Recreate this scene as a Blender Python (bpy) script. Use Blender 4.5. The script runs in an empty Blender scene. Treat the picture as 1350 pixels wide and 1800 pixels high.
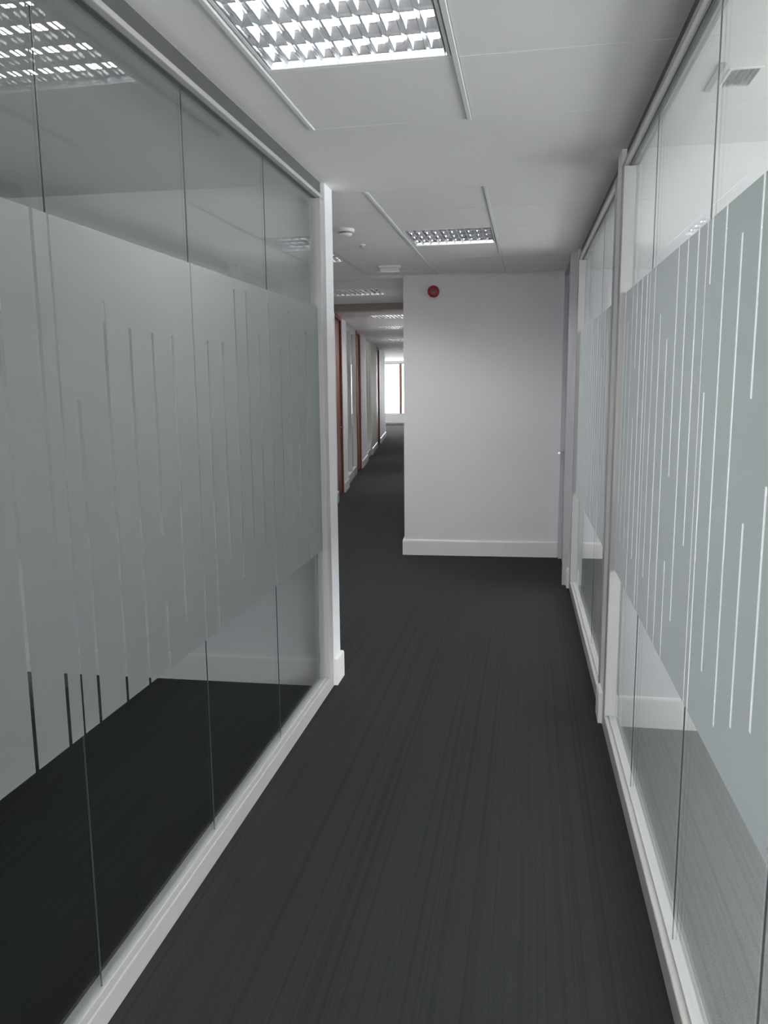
import bpy, bmesh, math
from mathutils import Vector, Matrix

scene = bpy.context.scene
COL = scene.collection

# ------------------------------------------------------------------ camera
CAM_H = 1.64
F_PX = 1390.0
right = Vector((0.98370523, 0.17955028, -0.0092586))
down = Vector((0.01939856, -0.15719383, -0.98737723))
fwd = Vector((-0.17873926, 0.97110854, -0.15811541))
cam_data = bpy.data.cameras.new('camera')
cam = bpy.data.objects.new('camera', cam_data)
COL.objects.link(cam)
cam_data.sensor_fit = 'HORIZONTAL'
cam_data.sensor_width = 36.0
cam_data.lens = F_PX / 1350.0 * 36.0
cam_data.clip_start = 0.02
cam_data.clip_end = 300
m = Matrix.Identity(4)
for i in range(3):
    m[i][0] = right[i]; m[i][1] = -down[i]; m[i][2] = -fwd[i]
m[0][3], m[1][3], m[2][3] = 0.0, 0.0, CAM_H
cam.matrix_world = m
scene.camera = cam

# ------------------------------------------------------------------ world: overcast sky
SKY = 10.5
world = bpy.data.worlds.new('overcast_sky')
scene.world = world
world.use_nodes = True
wn = world.node_tree
for n in list(wn.nodes): wn.nodes.remove(n)
w_out = wn.nodes.new('ShaderNodeOutputWorld')
w_bg = wn.nodes.new('ShaderNodeBackground')
w_tc = wn.nodes.new('ShaderNodeTexCoord')
w_sep = wn.nodes.new('ShaderNodeSeparateXYZ')
w_ramp = wn.nodes.new('ShaderNodeValToRGB')
w_map = wn.nodes.new('ShaderNodeMapRange')
w_map.inputs[1].default_value = -0.2; w_map.inputs[2].default_value = 0.2
wn.links.new(w_tc.outputs['Generated'], w_sep.inputs[0])
wn.links.new(w_sep.outputs['Z'], w_map.inputs[0])
wn.links.new(w_map.outputs[0], w_ramp.inputs[0])
w_ramp.color_ramp.elements[0].position = 0.4
w_ramp.color_ramp.elements[0].color = (0.88, 0.87, 0.88, 1)
w_ramp.color_ramp.elements[1].position = 0.6
w_ramp.color_ramp.elements[1].color = (0.96, 0.955, 1.0, 1)
wn.links.new(w_ramp.outputs[0], w_bg.inputs['Color'])
w_bg.inputs['Strength'].default_value = SKY
wn.links.new(w_bg.outputs[0], w_out.inputs['Surface'])

TUBE = 66.0          # radiance of the fluorescent tubes

scene.view_settings.view_transform = 'Standard'
scene.view_settings.look = 'None'
scene.view_settings.exposure = 0.31
scene.view_settings.gamma = 1.0
scene.view_settings.use_curve_mapping = False
scene.cycles.adaptive_threshold = 0.02
scene.cycles.max_bounces = 9
scene.cycles.diffuse_bounces = 5
scene.cycles.glossy_bounces = 4
scene.cycles.transparent_max_bounces = 20

# ------------------------------------------------------------------ materials
MATS = {}
def new_mat(name):
    mt = bpy.data.materials.new(name); mt.use_nodes = True
    nt = mt.node_tree
    for n in list(nt.nodes): nt.nodes.remove(n)
    out = nt.nodes.new('ShaderNodeOutputMaterial')
    MATS[name] = mt
    return mt, nt, out

def solid(name, col, rough=0.5, metal=0.0, noise=0.0, nscale=40.0, bump=0.0, spec=0.5):
    mt, nt, out = new_mat(name)
    b = nt.nodes.new('ShaderNodeBsdfPrincipled')
    b.inputs['Roughness'].default_value = rough
    b.inputs['Metallic'].default_value = metal
    b.inputs['Specular IOR Level'].default_value = spec
    tc = nt.nodes.new('ShaderNodeTexCoord')
    nz = nt.nodes.new('ShaderNodeTexNoise')
    nz.inputs['Scale'].default_value = nscale
    nz.inputs['Detail'].default_value = 4
    nt.links.new(tc.outputs['Object'], nz.inputs['Vector'])
    mx = nt.nodes.new('ShaderNodeMix'); mx.data_type = 'RGBA'
    mx.inputs['A'].default_value = (*[c * (1 - noise) for c in col], 1)
    mx.inputs['B'].default_value = (*[min(1, c * (1 + noise)) for c in col], 1)
    nt.links.new(nz.outputs['Fac'], mx.inputs['Factor'])
    nt.links.new(mx.outputs['Result'], b.inputs['Base Color'])
    if bump:
        bp = nt.nodes.new('ShaderNodeBump')
        bp.inputs['Strength'].default_value = bump
        bp.inputs['Distance'].default_value = 0.002
        nt.links.new(nz.outputs['Fac'], bp.inputs['Height'])
        nt.links.new(bp.outputs[0], b.inputs['Normal'])
    nt.links.new(b.outputs[0], out.inputs['Surface'])
    return mt

def emit(name, col, strength):
    mt, nt, out = new_mat(name)
    e = nt.nodes.new('ShaderNodeEmission')
    e.inputs['Color'].default_value = (*col, 1)
    e.inputs['Strength'].default_value = strength
    nt.links.new(e.outputs[0], out.inputs['Surface'])
    return mt

def glass(name, tint):
    mt, nt, out = new_mat(name)
    geo = nt.nodes.new('ShaderNodeNewGeometry')
    mr = nt.nodes.new('ShaderNodeMapRange')      # keeps the same reflectance on both faces of the pane
    mr.inputs[3].default_value = 1.5; mr.inputs[4].default_value = 1 / 1.5
    nt.links.new(geo.outputs['Backfacing'], mr.inputs[0])
    fr = nt.nodes.new('ShaderNodeFresnel')
    nt.links.new(mr.outputs[0], fr.inputs['IOR'])
    tr = nt.nodes.new('ShaderNodeBsdfTransparent'); tr.inputs[0].default_value = (*tint, 1)
    gl = nt.nodes.new('ShaderNodeBsdfGlossy'); gl.inputs['Roughness'].default_value = 0.0
    gl.inputs['Color'].default_value = (0.98, 1.0, 0.99, 1)
    mx = nt.nodes.new('ShaderNodeMixShader')
    nt.links.new(fr.outputs[0], mx.inputs[0])
    nt.links.new(tr.outputs[0], mx.inputs[1]); nt.links.new(gl.outputs[0], mx.inputs[2])
    nt.links.new(mx.outputs[0], out.inputs['Surface'])
    return mt

def film(name, col):
    mt, nt, out = new_mat(name)
    d = nt.nodes.new('ShaderNodeBsdfDiffuse'); d.inputs[0].default_value = (*col, 1)
    t = nt.nodes.new('ShaderNodeBsdfTranslucent'); t.inputs[0].default_value = (*col, 1)
    tc = nt.nodes.new('ShaderNodeTexCoord')
    nz = nt.nodes.new('ShaderNodeTexNoise'); nz.inputs['Scale'].default_value = 300
    nt.links.new(tc.outputs['Object'], nz.inputs['Vector'])
    mr = nt.nodes.new('ShaderNodeMapRange')
    mr.inputs[3].default_value = 0.29; mr.inputs[4].default_value = 0.33
    nt.links.new(nz.outputs['Fac'], mr.inputs[0])
    mx = nt.nodes.new('ShaderNodeMixShader')
    nt.links.new(mr.outputs[0], mx.inputs[0])
    nt.links.new(d.outputs[0], mx.inputs[1]); nt.links.new(t.outputs[0], mx.inputs[2])
    nt.links.new(mx.outputs[0], out.inputs['Surface'])
    return mt

def carpet(name, dark, light):
    mt, nt, out = new_mat(name)
    b = nt.nodes.new('ShaderNodeBsdfPrincipled')
    b.inputs['Roughness'].default_value = 1.0
    b.inputs['Specular IOR Level'].default_value = 0.1
    tc = nt.nodes.new('ShaderNodeTexCoord')
    mp = nt.nodes.new('ShaderNodeMapping')
    mp.inputs['Scale'].default_value = (85, 0.15, 1)
    nz = nt.nodes.new('ShaderNodeTexNoise'); nz.inputs['Scale'].default_value = 1.0; nz.inputs['Detail'].default_value = 1
    nt.links.new(tc.outputs['Object'], mp.inputs[0]); nt.links.new(mp.outputs[0], nz.inputs['Vector'])
    n2 = nt.nodes.new('ShaderNodeTexNoise'); n2.inputs['Scale'].default_value = 260; n2.inputs['Detail'].default_value = 3
    nt.links.new(tc.outputs['Object'], n2.inputs['Vector'])
    rp = nt.nodes.new('ShaderNodeValToRGB')
    rp.color_ramp.elements[0].position = 0.30; rp.color_ramp.elements[0].color = (*dark, 1)
    rp.color_ramp.elements[1].position = 0.50; rp.color_ramp.elements[1].color = (*light, 1)
    nt.links.new(nz.outputs['Fac'], rp.inputs[0])
    mx = nt.nodes.new('ShaderNodeMix'); mx.data_type = 'RGBA'; mx.blend_type = 'MULTIPLY'
    mx.inputs['Factor'].default_value = 0.6
    r2 = nt.nodes.new('ShaderNodeValToRGB')
    r2.color_ramp.elements[0].position = 0.3; r2.color_ramp.elements[0].color = (0.55, 0.55, 0.55, 1)
    r2.color_ramp.elements[1].position = 0.7; r2.color_ramp.elements[1].color = (1.3, 1.3, 1.3, 1)
    nt.links.new(n2.outputs['Fac'], r2.inputs[0])
    nt.links.new(rp.outputs[0], mx.inputs['A']); nt.links.new(r2.outputs[0], mx.inputs['B'])
    nt.links.new(mx.outputs['Result'], b.inputs['Base Color'])
    bp = nt.nodes.new('ShaderNodeBump'); bp.inputs['Strength'].default_value = 0.25; bp.inputs['Distance'].default_value = 0.003
    nt.links.new(nz.outputs['Fac'], bp.inputs['Height']); nt.links.new(bp.outputs[0], b.inputs['Normal'])
    nt.links.new(b.outputs[0], out.inputs['Surface'])
    return mt

carpet('carpet', (0.0245, 0.0252, 0.0256), (0.031, 0.032, 0.0325))
carpet('carpet_grey', (0.24, 0.24, 0.236), (0.275, 0.275, 0.27))
solid('wall_paint', (0.76, 0.75, 0.77), 0.6, noise=0.02, nscale=6, bump=0.05)
solid('tile_board', (0.79, 0.775, 0.765), 0.8, noise=0.06, nscale=160, bump=0.35)
solid('plaster', (0.79, 0.775, 0.765), 0.7, noise=0.02, nscale=8, bump=0.03)
solid('gloss_paint', (0.80, 0.78, 0.75), 0.3, noise=0.02, nscale=5)
solid("frame_metal", (0.40, 0.39, 0.375), 0.38, noise=0.02, nscale=10)
solid('ceiling_bar', (0.72, 0.72, 0.72), 0.45, noise=0.03, nscale=10)
solid('head_shade_grey', (0.085, 0.085, 0.088), 0.5, noise=0.05)  # frame in shade above the head lip, the shade put into the colour
solid('joint_seal', (0.05, 0.06, 0.065), 0.4, noise=0.1)
solid('louvre_metal', (0.88, 0.89, 0.92), 0.13, 1.0, noise=0.02)
solid('louvre_matt', (0.80, 0.82, 0.86), 0.25, 1.0, noise=0.02)
solid('housing', (0.80, 0.80, 0.80), 0.5, noise=0.02)
solid('red_plastic', (0.30, 0.008, 0.012), 0.35, noise=0.05)
solid('white_plastic', (0.80, 0.80, 0.78), 0.4, noise=0.02)
solid('dark_plastic', (0.05, 0.05, 0.055), 0.4, noise=0.1)
solid('lens_plastic', (0.75, 0.78, 0.74), 0.25, noise=0.03)
solid('door_grey', (0.50, 0.50, 0.53), 0.45, noise=0.03)
solid('door_wood', (0.17, 0.055, 0.035), 0.4, noise=0.25, nscale=14)
solid('wood_trim', (0.20, 0.09, 0.06), 0.4, noise=0.2, nscale=14)
solid('header_brown', (0.32, 0.27, 0.26), 0.5, noise=0.1, nscale=12)
solid('chrome', (0.7, 0.7, 0.72), 0.2, 1.0)
solid('beige_paint', (0.58, 0.55, 0.49), 0.6, noise=0.03)
solid('grille_grey', (0.42, 0.42, 0.42), 0.5, noise=0.05)
solid('radiator_paint', (0.68, 0.68, 0.68), 0.4, noise=0.02)
glass('clear_glass', (0.975, 0.988, 0.983))
glass('window_glass', (0.96, 0.98, 0.975))
film('frosted', (0.338, 0.356, 0.356))
emit('tube_glow', (1.0, 0.98, 0.95), TUBE)

# ------------------------------------------------------------------ helpers
def link(name, verts, faces, mat, parent=None, bevel=0.0, seg=1, smooth=False, loc=(0, 0, 0)):
    me = bpy.data.meshes.new(name)
    bm = bmesh.new()
    vs = [bm.verts.new(v) for v in verts]
    for f in faces:
        try: bm.faces.new([vs[i] for i in f])
        except ValueError: pass
    if name != 'glass_pane': bmesh.ops.recalc_face_normals(bm, faces=bm.faces)
    if bevel:
        bmesh.ops.bevel(bm, geom=list(bm.edges), offset=bevel, segments=seg, affect='EDGES', profile=0.5)
    bm.to_mesh(me); bm.free()
    if smooth:
        for p in me.polygons: p.use_smooth = True
    me.materials.append(MATS[mat])
    o = bpy.data.objects.new(name, me)
    COL.objects.link(o)
    o.location = loc
    if parent: o.parent = parent
    return o

class MB:
    def __init__(s): s.v = []; s.f = []
    def add(s, v, f):
        n = len(s.v); s.v += v; s.f += [[i + n for i in q] for q in f]; return s
    def box(s, x0, x1, y0, y1, z0, z1):
        return s.add([(x0, y0, z0), (x1, y0, z0), (x1, y1, z0), (x0, y1, z0), (x0, y0, z1), (x1, y0, z1), (x1, y1, z1), (x0, y1, z1)],
                     [[3, 2, 1, 0], [4, 5, 6, 7], [0, 1, 5, 4], [1, 2, 6, 5], [2, 3, 7, 6], [3, 0, 4, 7]])
    def prism(s, poly, z0, z1):
        n = len(poly)
        return s.add([(x, y, z0) for x, y in poly] + [(x, y, z1) for x, y in poly],
                     [list(range(n))[::-1], list(range(n, 2 * n))] + [[i, (i + 1) % n, n + (i + 1) % n, n + i] for i in range(n)])
    def lathe(s, prof, n=24, cx=0, cy=0, cz=0, axis='z'):
        vs = []; fs = []
        k = len(prof)
        for j in range(n):
            a = 2 * math.pi * j / n
            for r, h in prof:
                p = (r * math.cos(a), r * math.sin(a), h)
                if axis == 'y': p = (p[0], p[2], p[1])
                if axis == 'x': p = (p[2], p[0], p[1])
                vs.append((p[0] + cx, p[1] + cy, p[2] + cz))
        for j in range(n):
            for i in range(k - 1):
                a, b = j * k + i, ((j + 1) % n) * k + i
                fs.append([a, b, b + 1, a + 1])
        fs.append([j * k for j in range(n)][::-1]); fs.append([j * k + k - 1 for j in range(n)])
        return s.add(vs, fs)
    def sweep(s, prof, path):
        """profile (across, up) carried along a horizontal path with mitred corners; across points to the right of travel"""
        n = len(path); k = len(prof); vs = []
        for i, (px, py) in enumerate(path):
            def nrm(a, b):
                d = Vector((b[0] - a[0], b[1] - a[1])).normalized(); return Vector((d.y, -d.x))
            if i == 0: nn = nrm(path[0], path[1])
            elif i == n - 1: nn = nrm(path[-2], path[-1])
            else:
                a, b = nrm(path[i - 1], path[i]), nrm(path[i], path[i + 1])
                nn = (a + b); nn = nn / max(0.2, (1 + a.dot(b)))
            for u, z in prof: vs.append((px + nn.x * u, py + nn.y * u, z))
        fs = []
        for i in range(n - 1):
            for j in range(k):
                fs.append([i * k + j, i * k + (j + 1) % k, (i + 1) * k + (j + 1) % k, (i + 1) * k + j])
        fs.append(list(range(k))); fs.append(list(range((n - 1) * k, n * k))[::-1])
        return s.add(vs, fs)
    def obj(s, name, mat, parent=None, **kw): return link(name, s.v, s.f, mat, parent, **kw)

def tag(o, label, cat, group=None, kind=None):
    o['label'] = label; o['category'] = cat
    if group: o['group'] = group
    if kind: o['kind'] = kind
    return o

def empty(name, loc=(0, 0, 0), rz=0.0):
    o = bpy.data.objects.new(name, None); COL.objects.link(o)
    o.empty_display_size = 0.1
    o.location = loc; o.rotation_euler = (0, 0, rz)
    return o

def share(src, parent, loc=None):
    c = src.copy(); COL.objects.link(c); c.parent = parent
    if loc is not None: c.location = loc
    return c

CEIL = 2.645
TOP = 2.80          # structural soffit above the suspended ceiling
def XR(y): return 0.4565 - 0.0130 * y       # centre line of the glazing on the right of the corridor
def XL(y): return -1.096 + 0.0070 * y       # centre line of the glazing on the left

# ------------------------------------------------------------------ floor and structural soffit
tag(MB().prism([(XR(-3.2), -3.2), (3.75, -3.2), (3.75, 34), (XR(7.6), 34), (XR(7.6), 7.6)], -0.15, 0.0).obj('floor', 'carpet_grey'),
    'lighter grey carpet of the bright rooms on the right', 'carpet', kind='structure')
tag(MB().prism([(-10, -3.2), (XR(-3.2), -3.2), (XR(7.6), 7.6), (XR(7.6), 34), (-10, 34)], -0.15, 0.0).obj('floor', 'carpet'),
    'dark charcoal ribbed carpet covering the whole corridor floor', 'carpet', kind='structure')
tag(MB().box(-10, 3.75, -3.2, 34, TOP, TOP + 0.15).obj('ceiling', 'plaster'),
    'concrete soffit slab above the suspended ceiling', 'ceiling', kind='structure')

# ------------------------------------------------------------------ walls
Z1 = TOP
def wall(name, poly, label, mat='wall_paint', z0=0.0, z1=Z1):
    return tag(MB().prism(poly, z0, z1).obj(name, mat), label, 'wall', kind='structure')

def wall_windows(name, label, x0, x1, y0, y1, openings, zs=0.6, zh=2.5, axis='y'):
    """wall running along Y (or X) with window openings"""
    b = MB()
    lo, hi = (y0, y1) if axis == 'y' else (x0, x1)
    cur = lo
    def add(a, c, z0, z1):
        if c - a < 1e-4: return
        if axis == 'y': b.box(x0, x1, a, c, z0, z1)
        else: b.box(a, c, y0, y1, z0, z1)
    for a, c in openings:
        add(cur, a, 0, Z1); add(a, c, 0, zs); add(a, c, zh, Z1); cur = c
    add(cur, hi, 0, Z1)
    return tag(b.obj(name, 'wall_paint'), label, 'wall', kind='structure')

# cross wall closing the left meeting room (its end face stands on the corridor)
wall('wall_left_cross', [(-4.6, 3.955), (-1.0355, 4.055), (-1.0345, 4.205), (-4.6, 4.105)],
     'white cross wall behind the left glass partition, its end facing the corridor')
wall_windows('wall_left_room', 'white side wall deep inside the dark left room', -4.75, -4.6, -3.2, 4.105, [(1.3, 2.3)], 0.9, 2.1)
# facing wall that blocks the corridor, continuing as the back wall of the second right room
wall('wall_front', [(-1.18, 7.508), (3.6, 7.75), (3.6, 7.90), (-1.17, 7.658)],
     'white wall facing the camera with a red alarm sounder at its top')
wall('wall_far_right', [(-1.18, 7.512), (-1.03, 7.66), (-3.43, 25.9), (-3.58, 25.9)], 'white right wall of the far corridor behind the facing wall')
wall('wall_right_cross', [(0.3745, 3.775), (3.6, 3.825), (3.6, 3.975), (0.3745, 3.925)],
     'white cross wall between the two glazed rooms on the right')
wall('wall_right_pier', [(0.338, 6.40), (0.405, 6.40), (0.405, 6.50), (0.338, 6.50)], 'narrow white pier at the end of the far right glazing')
wall_windows('wall_back', 'white wall closing the corridor behind the camera', -4.6, 3.6, -3.2, -3.05, [(-0.95, 0.35)], 0.2, 2.4, axis='x')
wall_windows('wall_right', 'white outer wall of the right rooms with wide windows', 3.6, 3.75, -3.2, 7.95,
             [(-2.4, -0.4), (-0.1, 1.6), (1.9, 3.5), (4.2, 5.7), (5.9, 7.5)])
# lobby wall hidden behind the left cross wall
wall('wall_left_lobby', [(-2.95, 4.15), (-2.80, 4.15), (-2.80, 10.55), (-2.95, 10.55)], 'white wall of the lobby beyond the left partition')
wall_windows('wall_left_outer', 'outer wall with windows behind the far left offices', -9.6, -9.45, 4.2, 33.3,
             [(5.5 + 2.3 * i, 7.4 + 2.3 * i) for i in range(11)])
wall('wall_left_office', [(-9.6, 4.105), (-2.95, 4.105), (-2.95, 4.255), (-9.6, 4.255)], 'white end wall of the far left office')
wall('wall_far_lobby', [(-3.43, 25.75), (0.0, 25.75), (0.0, 25.9), (-3.43, 25.9)], 'white return wall of the end lobby')
wall('wall_far_lobby_side', [(-0.15, 25.9), (0, 25.9), (0, 33.3), (-0.15, 33.3)], 'white side wall of the end lobby')
tag(MB().box(-9.6, -7.6, 33.2, 33.35, 0, Z1).box(-3.2, 0, 33.2, 33.35, 0, Z1).box(-7.6, -3.2, 33.2, 33.35, 2.56, Z1).box(-7.6, -3.2, 33.2, 33.35, 0, 0.42)
    .obj('wall_far_end', 'wall_paint'), 'end wall of the corridor around the bright window', 'wall', kind='structure')

# ------------------------------------------------------------------ suspended ceiling
def slab(name, x0, x1, y0, y1, holes, label, mat='plaster', thick=0.02):
    xs = sorted({x0, x1, *[h[0] for h in holes], *[h[1] for h in holes]})
    ys = sorted({y0, y1, *[h[2] for h in holes], *[h[3] for h in holes]})
    vid = {}; vs = []; fs = []
    def V(x, y, z):
        k = (x, y, z)
        if k not in vid: vid[k] = len(vs); vs.append(k)
        return vid[k]
    solid_c = {}
    for i in range(len(xs) - 1):
        for j in range(len(ys) - 1):
            cx, cy = (xs[i] + xs[i + 1]) / 2, (ys[j] + ys[j + 1]) / 2
            solid_c[i, j] = not any(h[0] < cx < h[1] and h[2] < cy < h[3] for h in holes)
    for (i, j), s_ in solid_c.items():
        if not s_: continue
        a, b, c, d = xs[i], xs[i + 1], ys[j], ys[j + 1]
        for z in (CEIL, CEIL + thick): fs.append([V(a, c, z), V(b, c, z), V(b, d, z), V(a, d, z)])
        for (di, dj, p, q) in ((-1, 0, (a, c), (a, d)), (1, 0, (b, c), (b, d)), (0, -1, (a, c), (b, c)), (0, 1, (a, d), (b, d))):
            if not solid_c.get((i + di, j + dj), False):
                fs.append([V(*p, CEIL), V(*q, CEIL), V(*q, CEIL + thick), V(*p, CEIL + thick)])
    return tag(link(name, vs, fs, mat), label, 'ceiling', kind='structure')

BL, BR = -0.868, -0.248      # centre lines of the exposed ceiling bars
ROW = [2.645 - 0.6 * k for k in range(1, 10)]
# flush plasterboard
slab('ceiling', -1.06, BL - 0.009, -3.05, 3.235, [], 'plaster ceiling margin along the left glazing')
slab('ceiling', -2.8, 0.45, 3.235, 4.29, [(-2.8, -1.06, 3.235, 4.1)], 'plain plaster band across the corridor ceiling between the two lights')
slab('ceiling', -4.6, -1.06, -3.05, 4.1, [], 'plaster ceiling of the dark left room')
slab('ceiling', 0.45, 3.6, -3.05, 3.9, [(0.625, 0.715, 2.925, 3.085)], 'pale plaster ceiling of the bright right room with an air grille')
slab('ceiling', 0.41, 3.6, 3.9, 7.8, [(0.41, 0.45, 3.9, 4.29)], 'pale plaster ceiling of the second right room')

L1 = (BL + 0.009, BR - 0.009, 2.045, 2.645)
L2 = (BL + 0.009, BR - 0.009, 5.38, 5.98)
L3 = (-2.108, -1.512, 5.98, 6.58)
FAR = [(-2.20, -1.604, 8.42, 9.02), (-2.33, -1.734, 11.6, 12.2), (-2.63, -2.034, 13.8, 14.4), (-3.10, -2.504, 17.5, 18.1), (-3.70, -3.104, 22.2, 22.8)]
slab('ceiling', -9.45, -1.05, 7.5, 33.2, FAR, 'plaster ceiling of the far corridor beyond the facing wall')
slab('ceiling', -9.45, -2.8, 4.25, 7.5, [], 'plaster ceiling of the hidden far left office')

# tile fields: parts of the tile grid
def tile_field(name, label, cols, rows, skip):
    root = empty(name, (0, 0, CEIL)); tag(root, label, 'ceiling', kind='structure')
    cache = {}
    for (x0, x1) in cols:
        for (y0, y1) in rows:
            cx, cy = (x0 + x1) / 2, (y0 + y1) / 2
            if any(s[0] < cx < s[1] and s[2] < cy < s[3] for s in skip): continue
            w, d = round((x1 - x0) / 2 - 0.0012, 4), round((y1 - y0) / 2 - 0.0012, 4)
            if (w, d) not in cache:
                o = MB().box(-w, w, -d, d, 0, 0.018).obj('tile', 'tile_board', root, bevel=0.0018, loc=(cx, cy, 0))
                cache[w, d] = o
            else: share(cache[w, d], root, (cx, cy, 0))
    return root
rows_a = [(-3.05, -2.755)] + [(2.645 - 0.6 * k, 2.645 - 0.6 * (k - 1)) for k in range(9, 0, -1)] + [(2.645, 3.235)]
ta = tile_field('ceiling_tiles', 'near ceiling tile field around the large louvred light', [(BL + 0.009, BR - 0.009), (BR + 0.009, 0.455)], rows_a, [L1, (BL, BR, -0.96, -0.34)])
for x in (BL, BR):
    MB().box(x - 0.009, x + 0.009, -3.05, 3.235, -0.007, 0.02).obj('bar', 'ceiling_bar', ta, bevel=0.002)
rows_c = [(4.29, 4.78), (4.78, 5.38), (5.38, 5.98), (5.98, 6.58), (6.58, 7.18), (7.18, 7.5)]
tc_ = tile_field('ceiling_tiles', 'far ceiling tile field in front of the facing wall with a small louvred light',
                 [(BR + 0.009, 0.41), (BL + 0.009, BR - 0.009), (-1.488, BL - 0.009), (-2.108, -1.512), (-2.8, -2.132)], rows_c, [L2, L3])
for x in (BL, BR, -1.50, -2.12):
    dz = -0.006 if x > -1 else 0.001
    MB().box(x - 0.009, x + 0.009, 4.29, 7.5, dz, 0.02).obj('bar', 'ceiling_bar', tc_, bevel=0.002)
tag(MB().box(-2.8, -1.18, 7.44, 7.52, CEIL - 0.03, CEIL + 0.02).obj('trim_1', 'plaster', bevel=0.003), 'shallow white downstand across the ceiling left of the facing wall', 'trim', kind='structure')

tag(MB().box(-2.8, -1.45, 9.9, 10.1, CEIL - 0.085, CEIL).obj('trim_3', 'header_brown', bevel=0.004), 'brown header across the far corridor ceiling', 'trim', kind='structure')
# ------------------------------------------------------------------ skirting boards
SK = [(0, 0), (0.018, 0), (0.018, 0.135), (0.0165, 0.144), (0.012, 0.150), (0.006, 0.152), (0, 0.152)]
def skirt(name, path, label):
    return tag(MB().sweep(SK, path).obj(name, 'gloss_paint'), label, 'skirting', kind='structure')
skirt('baseboard_left', [(-4.6, 3.9553), (-1.102, 4.0534)], 'white skirting board on the wall behind the left glass')
skirt('baseboard_left_end', [(-1.0355, 4.062), (-1.0345, 4.205), (-1.25, 4.199)], 'short white skirting wrapping the end of the left cross wall')
skirt('baseboard_front', [(-1.197, 7.72), (-1.18, 7.508), (0.28, 7.581)], 'white skirting board along the foot of the facing wall')
skirt('baseboard_right', [(0.436, 3.776), (3.6, 3.825)], 'white skirting board on the wall behind the near right glass')
skirt('baseboard_right_end', [(0.3745, 3.920), (0.3745, 3.782)], 'short white skirting wrapping the post between the right glazed panels')
skirt('baseboard_right_room', [(0.50, 7.5935), (3.6, 7.75)], 'white skirting board at the back of the second right room')
skirt('baseboard_pier', [(0.40, 6.50), (0.338, 6.50), (0.338, 6.402)], 'short white skirting around the far right pier')
skirt('baseboard_pier_room', [(0.406, 6.405), (0.406, 6.50)], 'short white skirting on the room side of the far right pier')

# ------------------------------------------------------------------ glazed partitions
RW, RH = 0.0325, 0.074
FZ0, FZ1 = 0.785, 2.03
SLIT = 0.0065
def film_mesh(y0, y1, slits, x):
    """vinyl band from y0 to y1 with narrow clear slits: slits = [(y, [(z0,z1),...])]"""
    b = MB()
    def q(a, c, z0, z1):
        if c - a > 1e-5 and z1 - z0 > 1e-5:
            b.add([(x, a, z0), (x, c, z0), (x, c, z1), (x, a, z1)], [[0, 1, 2, 3]])
    cur = y0
    for y, zs in sorted(slits):
        if y - SLIT <= cur or y + SLIT >= y1: continue
        q(cur, y - SLIT, FZ0, FZ1)
        z = FZ0
        for a, c in sorted(zs):
            q(y - SLIT, y + SLIT, z, a); z = c
        q(y - SLIT, y + SLIT, z, FZ1)
        cur = y + SLIT
    q(cur, y1, FZ0, FZ1)
    return b

def pane(a, c, z0, z1, t=0.005):
    b = MB().box(-t, t, a, c, z0, z1)
    b.f = [q for i, q in enumerate(b.f) if i in (3, 5)]      # the two polished faces; edges sit in the rails and seals
    return b

def partition(label, fx, ya, yb, joints, slits, side, jamb0=True):
    k = (fx(yb) - fx(ya)) / (yb - ya)
    root = empty('glazed_partition', (fx(ya), ya, 0), -math.atan(k))
    tag(root, label, 'glass partition')
    L = (yb - ya) * math.sqrt(1 + k * k)
    loc = lambda y: (y - ya) * math.sqrt(1 + k * k)
    rb = MB().box(-RW, RW, 0, L, 0, RH).obj('bottom_rail', 'frame_metal', root, bevel=0.004, seg=2)
    MB().box(-0.010, 0.010, RH, L - RH, RH - 0.002, RH + 0.004).obj('glazing_gasket', 'grille_grey', rb)
    MB().box(-RW, RW, 0, L, CEIL - 0.012 - RH, CEIL - 0.068).obj('head_rail', 'frame_metal', root, bevel=0.003, seg=2)
    MB().box(-0.009, 0.009, RH, L - RH, CEIL - 0.016 - RH, CEIL - 0.010 - RH).obj('glazing_gasket', 'joint_seal', root)
    MB().box(-RW + 0.020, RW - 0.020, 0, L, CEIL - 0.068, CEIL + 0.01).obj('recessed_head', 'head_shade_grey', root)
    MB().box(-RW, RW, L - RH, L, RH, CEIL - 0.012 - RH).obj('jamb', 'frame_metal', root, bevel=0.004, seg=2)
    if jamb0: MB().box(-RW, RW, 0, RH, RH, CEIL - 0.012 - RH).obj('jamb', 'frame_metal', root, bevel=0.004, seg=2)
    z0, z1 = RH - 0.01, CEIL - 0.012 - RH + 0.01
    edges = [ya + (0.06 if jamb0 else 0)] + joints + [yb - RH + 0.008]
    for i in range(len(edges) - 1):
        a, c = loc(edges[i]), loc(edges[i + 1])
        p = pane(a + 0.0017, c - 0.0017, z0, z1).obj('glass_pane', 'clear_glass', root)
        sl = [(loc(y), zs) for y, zs in slits if edges[i] < y < edges[i + 1]]
        fa = a + 0.004 if i else loc(ya + (RH if jamb0 else 0)) + 0.001
        fc = c - 0.004 if i < len(edges) - 2 else L - RH - 0.001
        film_mesh(fa, fc, sl, -side * 0.0058).obj('frosted_film', 'frosted', p)
    for j in joints:
        MB().box(-0.0015, 0.0015, loc(j) - 0.0017, loc(j) + 0.0017, RH, CEIL - 0.012 - RH).obj('joint_seal', 'joint_seal', root)
    return root

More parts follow.
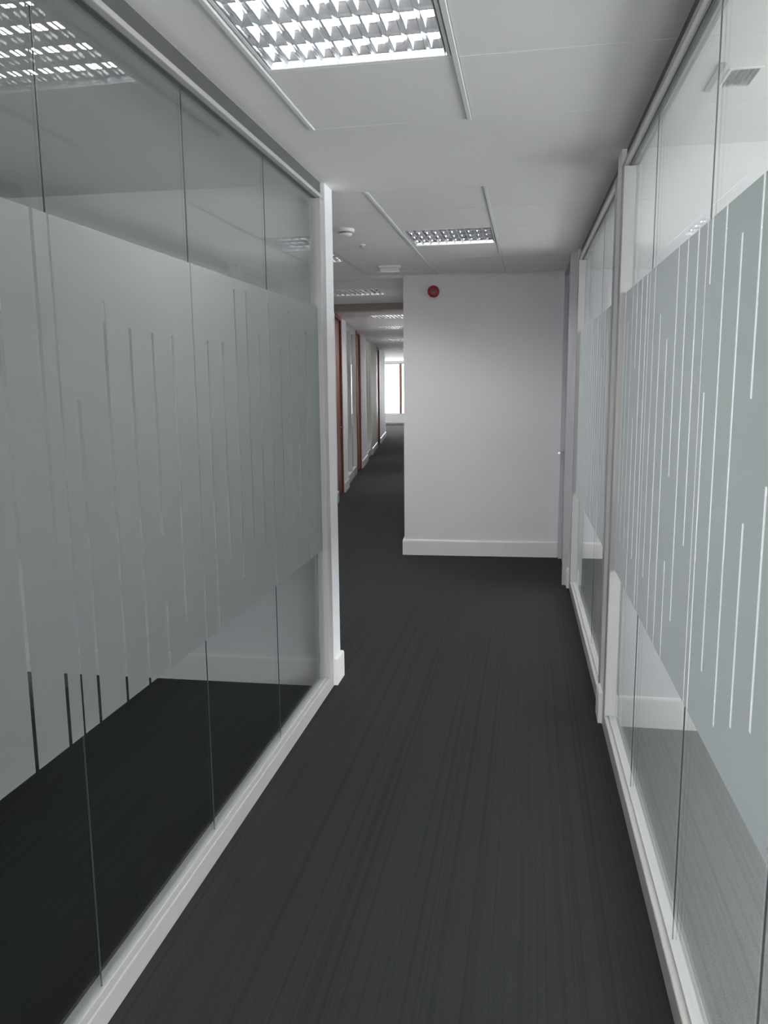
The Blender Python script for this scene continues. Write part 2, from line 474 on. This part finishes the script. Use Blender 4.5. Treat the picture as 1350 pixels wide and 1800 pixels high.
B, T = FZ0, FZ1
slits_l = [(1.10, [(B, 1.62)]), (1.235, [(B, T)]), (1.37, [(0.9, T)]), (1.505, [(B, T)]), (1.638, [(B, 0.97), (1.21, T)]), (1.775, [(B, 1.61)]),
           (1.915, [(B, 1.86)]), (2.045, [(B, 1.80)]), (2.175, [(B, 0.99), (1.2, 1.795)]), (2.305, [(0.88, 1.795)]),
           (2.57, [(B, 1.795)]), (2.70, [(1.0, 1.795)]), (2.83, [(0.9, 1.99)]), (2.95, [(1.05, 2.0)]), (3.085, [(0.94, 1.845)]),
           (3.35, [(B, 1.80)]), (3.48, [(1.0, 1.97)]), (3.61, [(0.9, 1.82)]), (3.74, [(B, 1.9)])]
slits_l += [(y - 2.27, z) for y, z in slits_l if y - 2.27 < 1.05] + [(-0.2 - 0.135 * i, [(B + 0.1 * (i % 3), 1.8)]) for i in range(8)]
slits_r = [(1.27, [(B, 1.7)]), (1.545, [(0.97, 1.45), (1.75, T)]), (1.68, [(0.92, 1.357), (1.607, T)]), (1.815, [(0.863, 1.946)]), (1.955, [(0.943, T)]),
           (2.09, [(B, 1.615), (1.875, T)]), (2.24, [(1.197, T)]), (2.37, [(0.945, T)]), (2.50, [(B, 1.097), (1.36, T)]), (2.635, [(B, 1.774)]),
           (2.77, [(B, 1.861)]), (2.905, [(0.95, T)]), (3.08, [(B, T)]), (3.20, [(0.95, T)]), (3.325, [(B, 1.5), (1.7, T)]), (3.45, [(0.94, T)]), (3.575, [(0.94, 1.9)]), (3.67, [(1.1, T)])]
slits_r += [(1.265 - 0.137 * i, [(B + 0.15 * (i % 2), T - 0.2 * (i % 3))]) for i in range(1, 16)]
partition('long glass partition on the left with a frosted band and dark room behind', XL, -3.05, 4.045,
          [-2.08, -1.325, -0.57, 0.19, 0.945, 1.70, 2.457, 3.213], slits_l, -1)
partition('near right glass partition with a frosted striped band beside the bright room', XR, -3.05, 3.768,
          [-2.1, -1.22, -0.35, 0.525, 1.40, 2.14, 3.015], slits_r, 1)
slits_f = [(4.1 + 0.136 * i, [(B + (0.12, 0.0, 0.3)[i % 3], T - (0, 0.25, 0.1)[i % 3])]) for i in range(16)]
partition('far right glass partition between the two white posts', XR, 3.93, 6.395, [4.77, 5.60], slits_f, 1)

# ------------------------------------------------------------------ recessed louvred lights
def make_light():
    root = empty('ceiling_light', (0, 0, CEIL))
    W, D = 0.296, 0.298
    fr = MB()
    fr.box(-W, W, -D, -D + 0.010, 0, 0.095).box(-W, W, D - 0.010, D, 0, 0.095)
    fr.box(-W, -W + 0.010, -D + 0.010, D - 0.010, 0, 0.095).box(W - 0.010, W, -D + 0.010, D - 0.010, 0, 0.095)
    fr.box(-W, W, -D, D, 0.095, 0.100)
    fr.obj('housing', 'housing', root)
    wi, di = W - 0.011, D - 0.011
    # long parabolic blades between the tubes
    H = 0.050; HC = 0.023
    prof = [(0.003, 0.012), (0.007, 0.019), (0.014, 0.029), (0.023, 0.040), (0.034, H)]
    def long_blade(y, lo=True, hi=True):
        pts = []
        if hi: pts += [(y + u, z) for u, z in prof]
        else: pts += [(y, prof[-1][1])]
        if lo: pts += [(y - u, z) for u, z in reversed(prof)]
        else: pts += [(y, prof[0][1])]
        if not hi: pts = [(y, prof[0][1]), (y, prof[-1][1])] + [(y - u, z) for u, z in reversed(prof)]
        if not lo: pts = [(y + u, z) for u, z in prof] + [(y, prof[-1][1]), (y, prof[0][1])]
        if not (lo and hi): pts = [(a, 0.001 if z == prof[0][1] else z) for a, z in pts]
        n = len(pts)
        vs = [(-wi, a, z) for a, z in pts] + [(wi, a, z) for a, z in pts]
        fs = [[i, (i + 1) % n, n + (i + 1) % n, n + i] for i in range(n)] + [list(range(n))[::-1], list(range(n, 2 * n))]
        return MB().add(vs, fs)
    base = long_blade(0).obj('reflector_blade', 'louvre_matt', root)
    for y in (-0.1445, 0.1445): share(base, root, (0, y, 0))
    long_blade(-di, lo=False).obj('reflector_blade', 'louvre_matt', root)
    long_blade(di, hi=False).obj('reflector_blade', 'louvre_matt', root)
    # thin cross blades: each tapers to the bottom edge
    n = 10; pitch = 2 * wi / n
    cp = [(0.0008, 0.001), (0.0026, 0.008), (0.0058, 0.016), (0.0105, HC)]
    pts = [(u, z) for u, z in cp] + [(-u, z) for u, z in reversed(cp)]
    k = len(pts)
    vs = [(a, -di, z) for a, z in pts] + [(a, di, z) for a, z in pts]
    fs = [[i, (i + 1) % k, k + (i + 1) % k, k + i] for i in range(k)] + [list(range(k))[::-1], list(range(k, 2 * k))]
    b0 = None
    for i in range(n + 1):
        x = -wi + i * pitch
        if i == 0: x += 0.005
        if i == n: x -= 0.005
        if b0 is None: b0 = link('louvre_blade', vs, fs, 'louvre_metal', root, loc=(x, 0, 0))
        else: share(b0, root, (x, 0, 0))
    t0 = None
    for y in (-0.217, -0.072, 0.072, 0.217):
        if t0 is None: t0 = MB().lathe([(0.011, -wi + 0.004), (0.0128, -wi + 0.008), (0.0128, wi - 0.008), (0.011, wi - 0.004)], 16, axis='x').obj('tube', 'tube_glow', root, smooth=False, loc=(0, y, 0.038))
        else: share(t0, root, (0, y, 0.038))
    return root
def copy_light(src):
    c = src.copy(); COL.objects.link(c)
    for ch in src.children: share(ch, c)
    return c
def place(o, r, label):
    o.location = ((r[0] + r[1]) / 2, (r[2] + r[3]) / 2, CEIL)
    tag(o, label, 'ceiling light', 'recessed louvred ceiling lights')
proto = make_light()
place(proto, L1, 'large bright louvred ceiling light nearest the camera at the top of the picture')
for r, lab in [(L2, 'louvred ceiling light in front of the wall with the red sounder'),
               (L3, 'louvred ceiling light half hidden by the white post of the left partition'),
               (FAR[0], 'louvred ceiling light just past the facing wall, nearest in the far corridor'),
               (FAR[1], 'second louvred light of the far corridor, in the dark ceiling stretch'),
               (FAR[2], 'third louvred light of the far corridor, behind the second one'),
               (FAR[3], 'fourth louvred light of the far corridor, above the middle of its left wall'),
               (FAR[4], 'last louvred light before the bright end window'),
               ((BL + 0.009, BR - 0.009, -0.955, -0.355), 'louvred ceiling light behind the camera')]:
    place(copy_light(proto), r, lab)

# ------------------------------------------------------------------ ceiling and wall fittings
# red alarm sounder on the facing wall
nx, ny = 0.0505, -0.9987
fs_ = empty('alarm_sounder', (-0.896, 7.5215, 2.49), math.atan2(0.0505, 1.0))
tag(fs_, 'round red fire alarm sounder high on the facing wall', 'alarm')
MB().lathe([(0.046, 0.0), (0.048, -0.004), (0.048, -0.018), (0.044, -0.022)], 28, axis='y').obj('base', 'red_plastic', fs_, smooth=False)
MB().lathe([(0.052, -0.022), (0.054, -0.028), (0.054, -0.050), (0.048, -0.062), (0.032, -0.068), (0.012, -0.069)], 28, axis='y').obj('horn_cover', 'red_plastic', fs_)
MB().lathe([(0.012, -0.0695), (0.010, -0.073), (0.004, -0.074)], 16, axis='y').obj('boss', 'dark_plastic', fs_)

d = empty('smoke_detector', (-1.203, 5.24, CEIL)); tag(d, 'white smoke detector on the ceiling beside the left post', 'smoke detector')
MB().lathe([(0.058, 0.0), (0.060, -0.004), (0.058, -0.016), (0.050, -0.020)], 28).obj('base', 'white_plastic', d)
MB().lathe([(0.034, -0.020), (0.034, -0.027)], 20).obj('sensing_chamber', 'dark_plastic', d)
MB().lathe([(0.044, -0.027), (0.045, -0.031), (0.036, -0.042), (0.014, -0.046)], 28).obj('head', 'white_plastic', d)
s = empty('ceiling_sensor', (-1.212, 5.82, CEIL)); tag(s, 'tiny grey ceiling sensor beyond the smoke detector', 'sensor')
MB().lathe([(0.022, 0.0), (0.024, -0.003), (0.020, -0.008)], 20).obj('plate', 'white_plastic', s)
MB().lathe([(0.012, -0.008), (0.012, -0.018), (0.006, -0.024)], 16).obj('lens', 'grille_grey', s)
e = empty('emergency_light', (-1.195, 6.87, CEIL)); tag(e, 'small white emergency light box on the ceiling left of the facing wall', 'emergency light')
MB().box(-0.09, 0.09, -0.035, 0.035, -0.018, 0).obj('base', 'white_plastic', e, bevel=0.003)
MB().box(-0.083, 0.083, -0.030, 0.030, -0.050, -0.018).obj('diffuser', 'lens_plastic', e, bevel=0.008, seg=2)

g = empty('air_grille', (0.67, 3.005, CEIL)); tag(g, 'small grey slatted air grille in the bright right room ceiling', 'air grille')
MB().box(-0.053, 0.053, -0.088, -0.078, -0.004, 0.006).box(-0.053, 0.053, 0.078, 0.088, -0.004, 0.006).box(-0.053, -0.044, -0.078, 0.078, -0.004, 0.006).box(0.044, 0.053, -0.078, 0.078, -0.004, 0.006).obj('frame', 'white_plastic', g)
for i in range(5):
    x = -0.034 + 0.017 * i
    link('slat', [(x - 0.005, -0.079, -0.002), (x + 0.001, -0.079, 0.010), (x + 0.003, -0.079, 0.010), (x - 0.003, -0.079, -0.002),
                  (x - 0.005, 0.079, -0.002), (x + 0.001, 0.079, 0.010), (x + 0.003, 0.079, 0.010), (x - 0.003, 0.079, -0.002)],
         [[3, 2, 1, 0], [4, 5, 6, 7], [0, 1, 5, 4], [1, 2, 6, 5], [2, 3, 7, 6], [3, 0, 4, 7]], 'grille_grey', g)
MB().box(-0.05, 0.05, -0.085, 0.085, 0.018, 0.024).obj('backing', 'grille_grey', g)
tag(MB().box(0.574, 0.596, 2.86, 3.11, CEIL - 0.006, CEIL).obj('trim_2', 'grille_grey', bevel=0.001), 'short grey ceiling strip beside the air grille', 'trim', kind='structure')

# ------------------------------------------------------------------ doors and far screens
def door(name, label, root_loc, rz, w, hgt, leaf_mat, frame_mat, handle_at=0.07, hs=-1, flip=1):
    """local x: out of the wall towards the corridor = -flip side; y along the wall from 0 to w"""
    r = empty(name, root_loc, rz); tag(r, label, 'door', kind='structure')
    f = 0.045
    MB().box(-0.055, 0.055, 0, f, 0, hgt).box(-0.055, 0.055, w - f, w, 0, hgt).box(-0.055, 0.055, f, w - f, hgt - f, hgt).obj('frame', frame_mat, r)
    lf = MB().box(-0.022, 0.022, f + 0.003, w - f - 0.003, 0.006, hgt - f - 0.003).obj('leaf', leaf_mat, r, bevel=0.002)
    y = f + handle_at if hs < 0 else w - f - handle_at
    x = 0.022 * flip
    MB().lathe([(0.025, 0.0), (0.026, 0.006 * flip), (0.020, 0.008 * flip)], 18, x, y, 1.02, axis='x').obj('rose', 'chrome', lf)
    h_ = MB().lathe([(0.009, 0.0), (0.009, 0.050 * flip)], 12, x + 0.008 * flip, y, 1.02, axis='x')
    ya, yb = sorted((y + 0.009 * hs, y - hs * 0.115))
    h_.box(*sorted((x + 0.040 * flip, x + 0.060 * flip)), ya, yb, 1.011, 1.029).obj('handle', 'chrome', lf)
    return r
# door beside the facing wall
door('door_1', 'grey door seen edge-on between the far right post and the facing wall', (0.343, 6.505, 0), 0.0, 1.06, CEIL, 'door_grey', 'door_grey', hs=1, flip=-1)

K = -0.1326
RZ = -math.atan(K); SC = math.sqrt(1 + K * K)
def FX(y): return -2.70 + K * (y - 11.07)
def far_wall(name, ya, yb, label, mat='wall_paint'):
    r = tag(MB().prism([(FX(ya) - 0.12, ya), (FX(ya), ya), (FX(yb), yb), (FX(yb) - 0.12, yb)], 0, Z1).obj(name, mat), label, 'wall', kind='structure')
    MB().sweep(SK, [(FX(ya + 0.002), ya + 0.002), (FX(yb - 0.002), yb - 0.002)]).obj('skirting', 'gloss_paint', r)
    return r
wall('wall_far_left_return', [(-2.95, 10.45), (-2.64, 10.45), (-2.64, 10.55), (-2.95, 10.55)], 'white return joining the lobby wall to the far corridor')
far_wall('wall_far_left', 10.55, 10.95, 'white wall left of the first wooden door in the far corridor')
far_wall('wall_far_left', 11.87, 12.55, 'white pier after the first wooden door in the far corridor')
far_wall('wall_far_left', 15.45, 16.95, 'bright white wall in the middle of the far corridor')
far_wall('wall_far_left', 18.5, 20.7, 'beige wall stretch in the far corridor', 'beige_paint')
far_wall('wall_far_left', 22.1, 25.4, 'white wall at the end of the far corridor')
def fdoor(name, ya, yb, label, **kw):
    return door(name, label, (FX(ya) - 0.06, ya, 0), RZ, (yb - ya) * SC, CEIL - 0.002, 'door_wood', 'door_wood', flip=1, **kw)
fdoor('door_2', 10.96, 11.86, 'reddish brown wooden door nearest in the far corridor', hs=1)
fdoor('door_3', 14.55, 15.44, 'reddish brown wooden door beside the far glass screen', hs=1)
fdoor('door_4', 20.71, 22.09, 'dark brown wooden door at the far end of the corridor', hs=1)
def screen(label, ya, yb, n):
    r = empty('glazed_screen', (FX(ya) - 0.06, ya, 0), RZ); tag(r, label, 'glass screen', 'far glass screens')
    L = (yb - ya) * SC; f = 0.06
    MB().box(-0.04, 0.04, 0, L, 0, 0.15).obj('bottom_rail', 'frame_metal', r, bevel=0.003)
    MB().box(-0.04, 0.04, 0, L, CEIL - 0.08, CEIL).obj('head_rail', 'frame_metal', r, bevel=0.003)
    pw = (L - f) / n
    for i in range(n + 1):
        MB().box(-0.04, 0.04, i * pw, i * pw + f, 0.15, CEIL - 0.08).obj('mullion', 'frame_metal', r, bevel=0.003)
    for i in range(n):
        p = MB().box(-0.005, 0.005, i * pw + f - 0.005, (i + 1) * pw + 0.005, 0.145, CEIL - 0.075).obj('glass_pane', 'clear_glass', r)
        b = MB().add([(-0.0062, i * pw + f, FZ0), (-0.0062, (i + 1) * pw, FZ0), (-0.0062, (i + 1) * pw, FZ1), (-0.0062, i * pw + f, FZ1)], [[0, 1, 2, 3]])
        b.obj('frosted_film', 'frosted', p)
    return r
screen('far glass screen between the first two wooden doors of the far corridor', 12.56, 14.54, 2)
screen('farthest glass screen of the far corridor beside the beige wall', 16.96, 18.49, 2)

# ------------------------------------------------------------------ windows
def window(name, label, x0, x1, y0, y1, z0, z1, axis, mull, frame_mat='frame_metal', mullion_mat=None, mw=0.03):
    r = empty(name, ((x0 + x1) / 2, (y0 + y1) / 2, z0)); tag(r, label, 'window', kind='structure')
    f = 0.05
    if axis == 'y':
        L = y1 - y0
        def bx(b, a, c, p, q, t): return b.box(-t, t, a - L / 2, c - L / 2, p, q)
    else:
        L = x1 - x0
        def bx(b, a, c, p, q, t): return b.box(a - L / 2, c - L / 2, -t, t, p, q)
    H = z1 - z0
    b = MB(); bx(b, 0, L, 0, f, 0.035); bx(b, 0, L, H - f, H, 0.035); bx(b, 0, f, f, H - f, 0.035); bx(b, L - f, L, f, H - f, 0.035)
    b.obj('window_frame', frame_mat, r)
    cuts = [f] + [m_ for m_ in mull] + [L - f]
    for m_ in mull: bx(MB(), m_ - mw, m_ + mw, f, H - f, 0.034).obj('mullion', mullion_mat or frame_mat, r)
    for a, c in zip(cuts[:-1], cuts[1:]): bx(MB(), a + 0.0, c - 0.0, f - 0.005, H - f + 0.005, 0.004).obj('pane', 'window_glass', r)
    return r
window('window_21', 'tall unseen window added behind the camera to brighten the ceiling', -0.95, 0.35, -3.2, -3.05, 0.2, 2.4, 'x', [0.65])  # added out of view to lift the ceiling beside the right glazing
window('window_20', 'small unseen window added to brighten the dark left room', -4.75, -4.6, 1.3, 2.3, 0.9, 2.1, 'y', [])  # added out of view to bring light onto the left cross wall
n = 1
for a, c in [(-2.4, -0.4), (-0.1, 1.6), (1.9, 3.5), (4.2, 5.7), (5.9, 7.5)]:
    window('window_%d' % n, 'outer window of the bright rooms on the right', 3.6, 3.75, a, c, 0.6, 2.5, 'y', [(c - a) / 2])['group'] = 'right room windows'; n += 1
for i in range(11):
    window('window_%d' % n, 'outer window behind the far left offices', -9.6, -9.45, 5.5 + 2.3 * i, 7.4 + 2.3 * i, 0.6, 2.5, 'y', [0.95])['group'] = 'hidden left office windows'; n += 1
window('window_%d' % n, 'bright window closing the end of the far corridor', -7.6, -3.2, 33.2, 33.35, 0.42, 2.56, 'x', [1.1, 2.24, 3.3], mullion_mat='wood_trim', mw=0.055)
rad = empty('radiator', (-5.6, 33.12, 0.06)); tag(rad, 'low pale radiator under the bright end window', 'radiator')
MB().box(-1.2, 1.2, -0.05, 0.04, 0, 0.34).obj('panel', 'radiator_paint', rad, bevel=0.01)
MB().box(-1.21, 1.21, -0.055, 0.045, 0.34, 0.36).obj('top_grille', 'grille_grey', rad)
for x in (-1.0, 1.0): MB().box(x - 0.02, x + 0.02, -0.03, 0.03, -0.06, 0.0).obj('foot', 'radiator_paint', rad)

# sampling portals in the window openings (they emit nothing themselves)
def portal(loc, direction, w, hgt):
    ld = bpy.data.lights.new('window_portal', 'AREA'); ld.shape = 'RECTANGLE'; ld.size = w; ld.size_y = hgt
    ld.cycles.is_portal = True
    o = bpy.data.objects.new('window_portal', ld); COL.objects.link(o)
    o.location = loc
    o.rotation_euler = Vector(direction).to_track_quat('-Z', 'Y').to_euler()

for a, c in [(-2.4, -0.4), (-0.1, 1.6), (1.9, 3.5), (4.2, 5.7), (5.9, 7.5)]: portal((3.8, (a + c) / 2, 1.55), (-1, 0, 0), 1.9, c - a)
portal((-9.65, 18.0, 1.55), (1, 0, 0), 1.9, 26)
portal((-5.4, 33.4, 1.5), (0, -1, 0), 4.4, 2.2)
portal((-4.8, 1.8, 1.5), (1, 0, 0), 1.2, 1.0)
portal((-0.3, -3.25, 1.3), (0, 1, 0), 1.3, 2.2)
